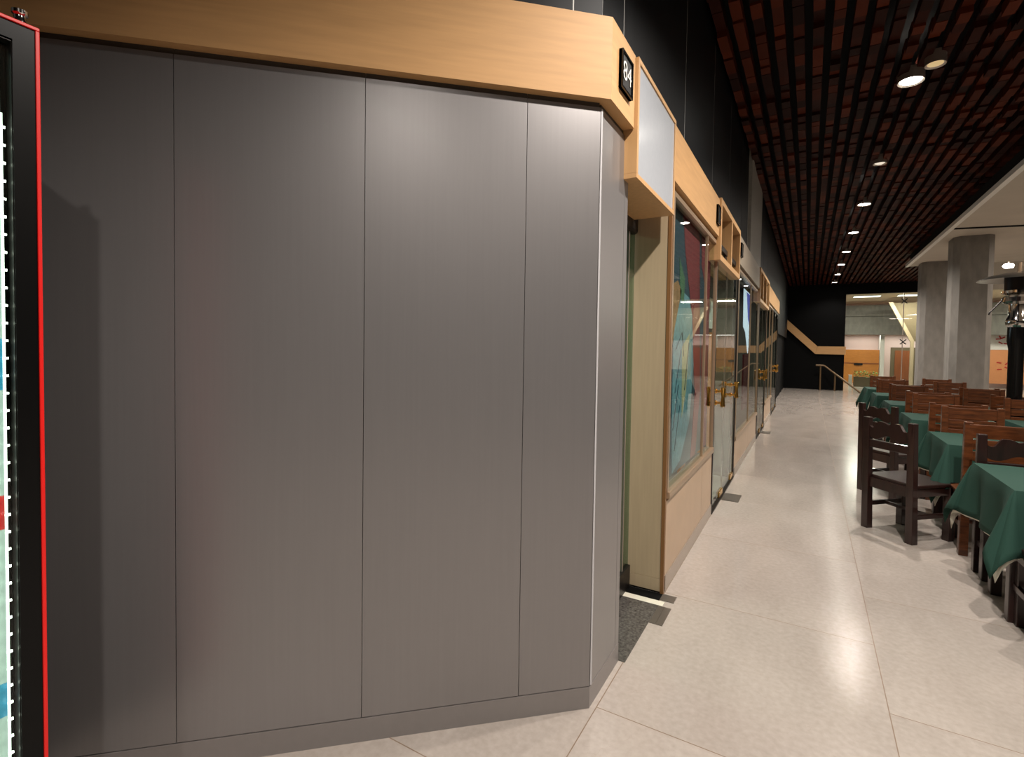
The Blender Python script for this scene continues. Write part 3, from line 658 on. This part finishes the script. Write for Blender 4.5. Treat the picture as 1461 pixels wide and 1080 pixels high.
# ---------------------------------------------------------------- tables with cloths
def cloth_mesh(hx, hy, z, drop, seed, flare=.13, nseg=14, off=0.0):
    rnd = random.Random(seed); ph = rnd.random()*6
    per = []  # (edge point, outward dir, drop length, cornerness)
    def side(p, q, n):
        for i in range(nseg):
            u = i/nseg; x = p[0]+(q[0]-p[0])*u; y = p[1]+(q[1]-p[1])*u; L_ = math.dist(p, q); dc = min(u, 1-u)*L_
            per.append(((x, y), n, drop, math.exp(-(dc/.09)**2), u))
    def cor(p, a0):
        for i in range(9):
            a = a0+i/8*math.pi/2; t = i/8*math.pi/2
            per.append((p, (math.cos(a), math.sin(a)), drop/max(math.cos(t), math.sin(t)), 1+.8*math.sin(2*t), -1))
    side((hx, -hy), (hx, hy), (1, 0)); cor((hx, hy), 0)
    side((hx, hy), (-hx, hy), (0, 1)); cor((-hx, hy), math.pi/2)
    side((-hx, hy), (-hx, -hy), (-1, 0)); cor((-hx, -hy), math.pi)
    side((-hx, -hy), (hx, -hy), (0, -1)); cor((hx, -hy), 1.5*math.pi)
    m_ = MB(); K = 9; n = len(per); vs = []
    for k in range(K+1):
        sdrop = k/K
        for i, (p, d, L_, c_, u) in enumerate(per):
            o = off+.006*min(1, k)+sdrop*(.015+flare*.62*c_*(.55 if u >= 0 else 1))
            if u >= 0: o += sdrop*.016*math.sin(u*13+ph+i*.02)-.02*sdrop*math.exp(-((min(u, 1-u)-.2)/.07)**2)
            zz = z-math.sqrt(max(0, (L_*sdrop)**2-(o*.9)**2)) if k else z
            vs.append((p[0]+d[0]*o, p[1]+d[1]*o, zz))
    fs = []
    for k in range(K):
        for i in range(n): fs.append((k*n+i, k*n+(i+1) % n, (k+1)*n+(i+1) % n, (k+1)*n+i))
    cidx = len(vs); vs.append((0, 0, z)); fs += [(cidx, (i+1) % n, i) for i in range(n)]
    m_.add(vs, fs); return m_
tw = ['nearest', 'second', 'third', 'fourth', 'fifth', 'farthest']
def table(x, y, hx, hy, which, row, seed):
    t = thing('dining_table', 'dark wooden %s table %s, under its green cloth' % (which, row), 'table', (x, y, 0))
    MB().box(-hx+.024, hx-.024, -hy+.024, hy-.024, .72, .752).build('table_top', M['dark_wood'], t)
    MB().box(-hx+.07, hx-.07, -hy+.07, hy-.07, .64, .72).build('apron', M['dark_wood'], t)
    for sx in (-1, 1):
        for sy in (-1, 1): MB().box(sx*(hx-.07)-.035, sx*(hx-.07)+.035, sy*(hy-.07)-.035, sy*(hy-.07)+.035, 0, .72).build('leg', M['dark_wood'], t, bevel=.004)
    o = cloth_mesh(hx, hy, .756, .357, seed, flare=.105, off=-.011).build('under_cloth', M['white_cloth'], smooth=True); o.location = (x, y, 0)
    tag(o, 'white under cloth below the green cloth of the %s table %s' % (which, row), 'tablecloth', 'white under cloths')
    o.modifiers.new('solid', 'SOLIDIFY').thickness = .001
    o = cloth_mesh(hx, hy, .762, .35, seed, off=.005).build('tablecloth', M['green_cloth'], smooth=True); o.location = (x, y, 0)
    tag(o, 'green cloth draped over the %s table %s' % (which, row), 'tablecloth', 'green tablecloths')
    o.modifiers.new('solid', 'SOLIDIFY').thickness = .0015
for i, y in enumerate(TY): table(1.0+.38+.012*i, y, .38, .39, tw[i], 'along the walkway', i*7+1)
for i, (y, w_) in enumerate(((7.3, 'nearest'), (8.9+.0, 'middle'), (10.75, 'farthest'))): table(2.32, y, .38, .36, w_, 'in the right row', 50+i)

# ---------------------------------------------------------------- patio heater
ph = thing('patio_heater', 'tall patio heater with a wide metal dome and black glossy post', 'heater', (2.13, 8.04, 0))
M['dome'] = mat('brushed_dome', s(120, 116, 108), .3, .8)
MB().lathe([(0, 2.47), (.03, 2.468), (.15, 2.455), (.28, 2.425), (.375, 2.38), (.38, 2.374), (.372, 2.374), (.28, 2.415), (.15, 2.445), (0, 2.455)], 48).build('dome', M['dome'], ph, smooth=True)
MB().lathe([(0, 2.45), (.13, 2.45), (.13, 2.25), (.12, 2.24), (0, 2.24)], 28).build('burner_screen', M['dark_metal'], ph, smooth=True)
MB().lathe([(0, 2.255), (.11, 2.255), (.15, 2.25), (.15, 2.22), (.11, 2.2), (.145, 2.17), (.15, 2.12), (.11, 2.09), (0, 2.09)], 32).build('collar', M['chrome'], ph, smooth=True)
MB().lathe([(.085, 2.1), (.085, 1.95), (.1, 1.92), (.11, 1.88), (.1, 1.84), (.085, 1.82)], 28).build('upper_tube', M['chrome'], ph, smooth=True)
MB().lathe([(.085, 1.83), (.088, 1.66), (.07, 1.56), (.07, .85), (0, .85)], 28).build('post', M['black_gloss'], ph, smooth=True)
MB().lathe([(0, .85), (.15, .85), (.16, .8), (.16, .05), (.17, .02), (.17, 0), (0, 0)], 32).build('gas_housing', M['black_gloss'], ph, smooth=True)
MB().tube([(-.13, 0, 2.16), (-.25, 0, 2.0), (-.26, 0, 1.97)], .008, 8).build('lever', M['dark_metal'], ph)
MB().tube([(0, 0, 2.46), (0, 0, 2.58)], .02, 10).build('finial', M['champagne'], ph)
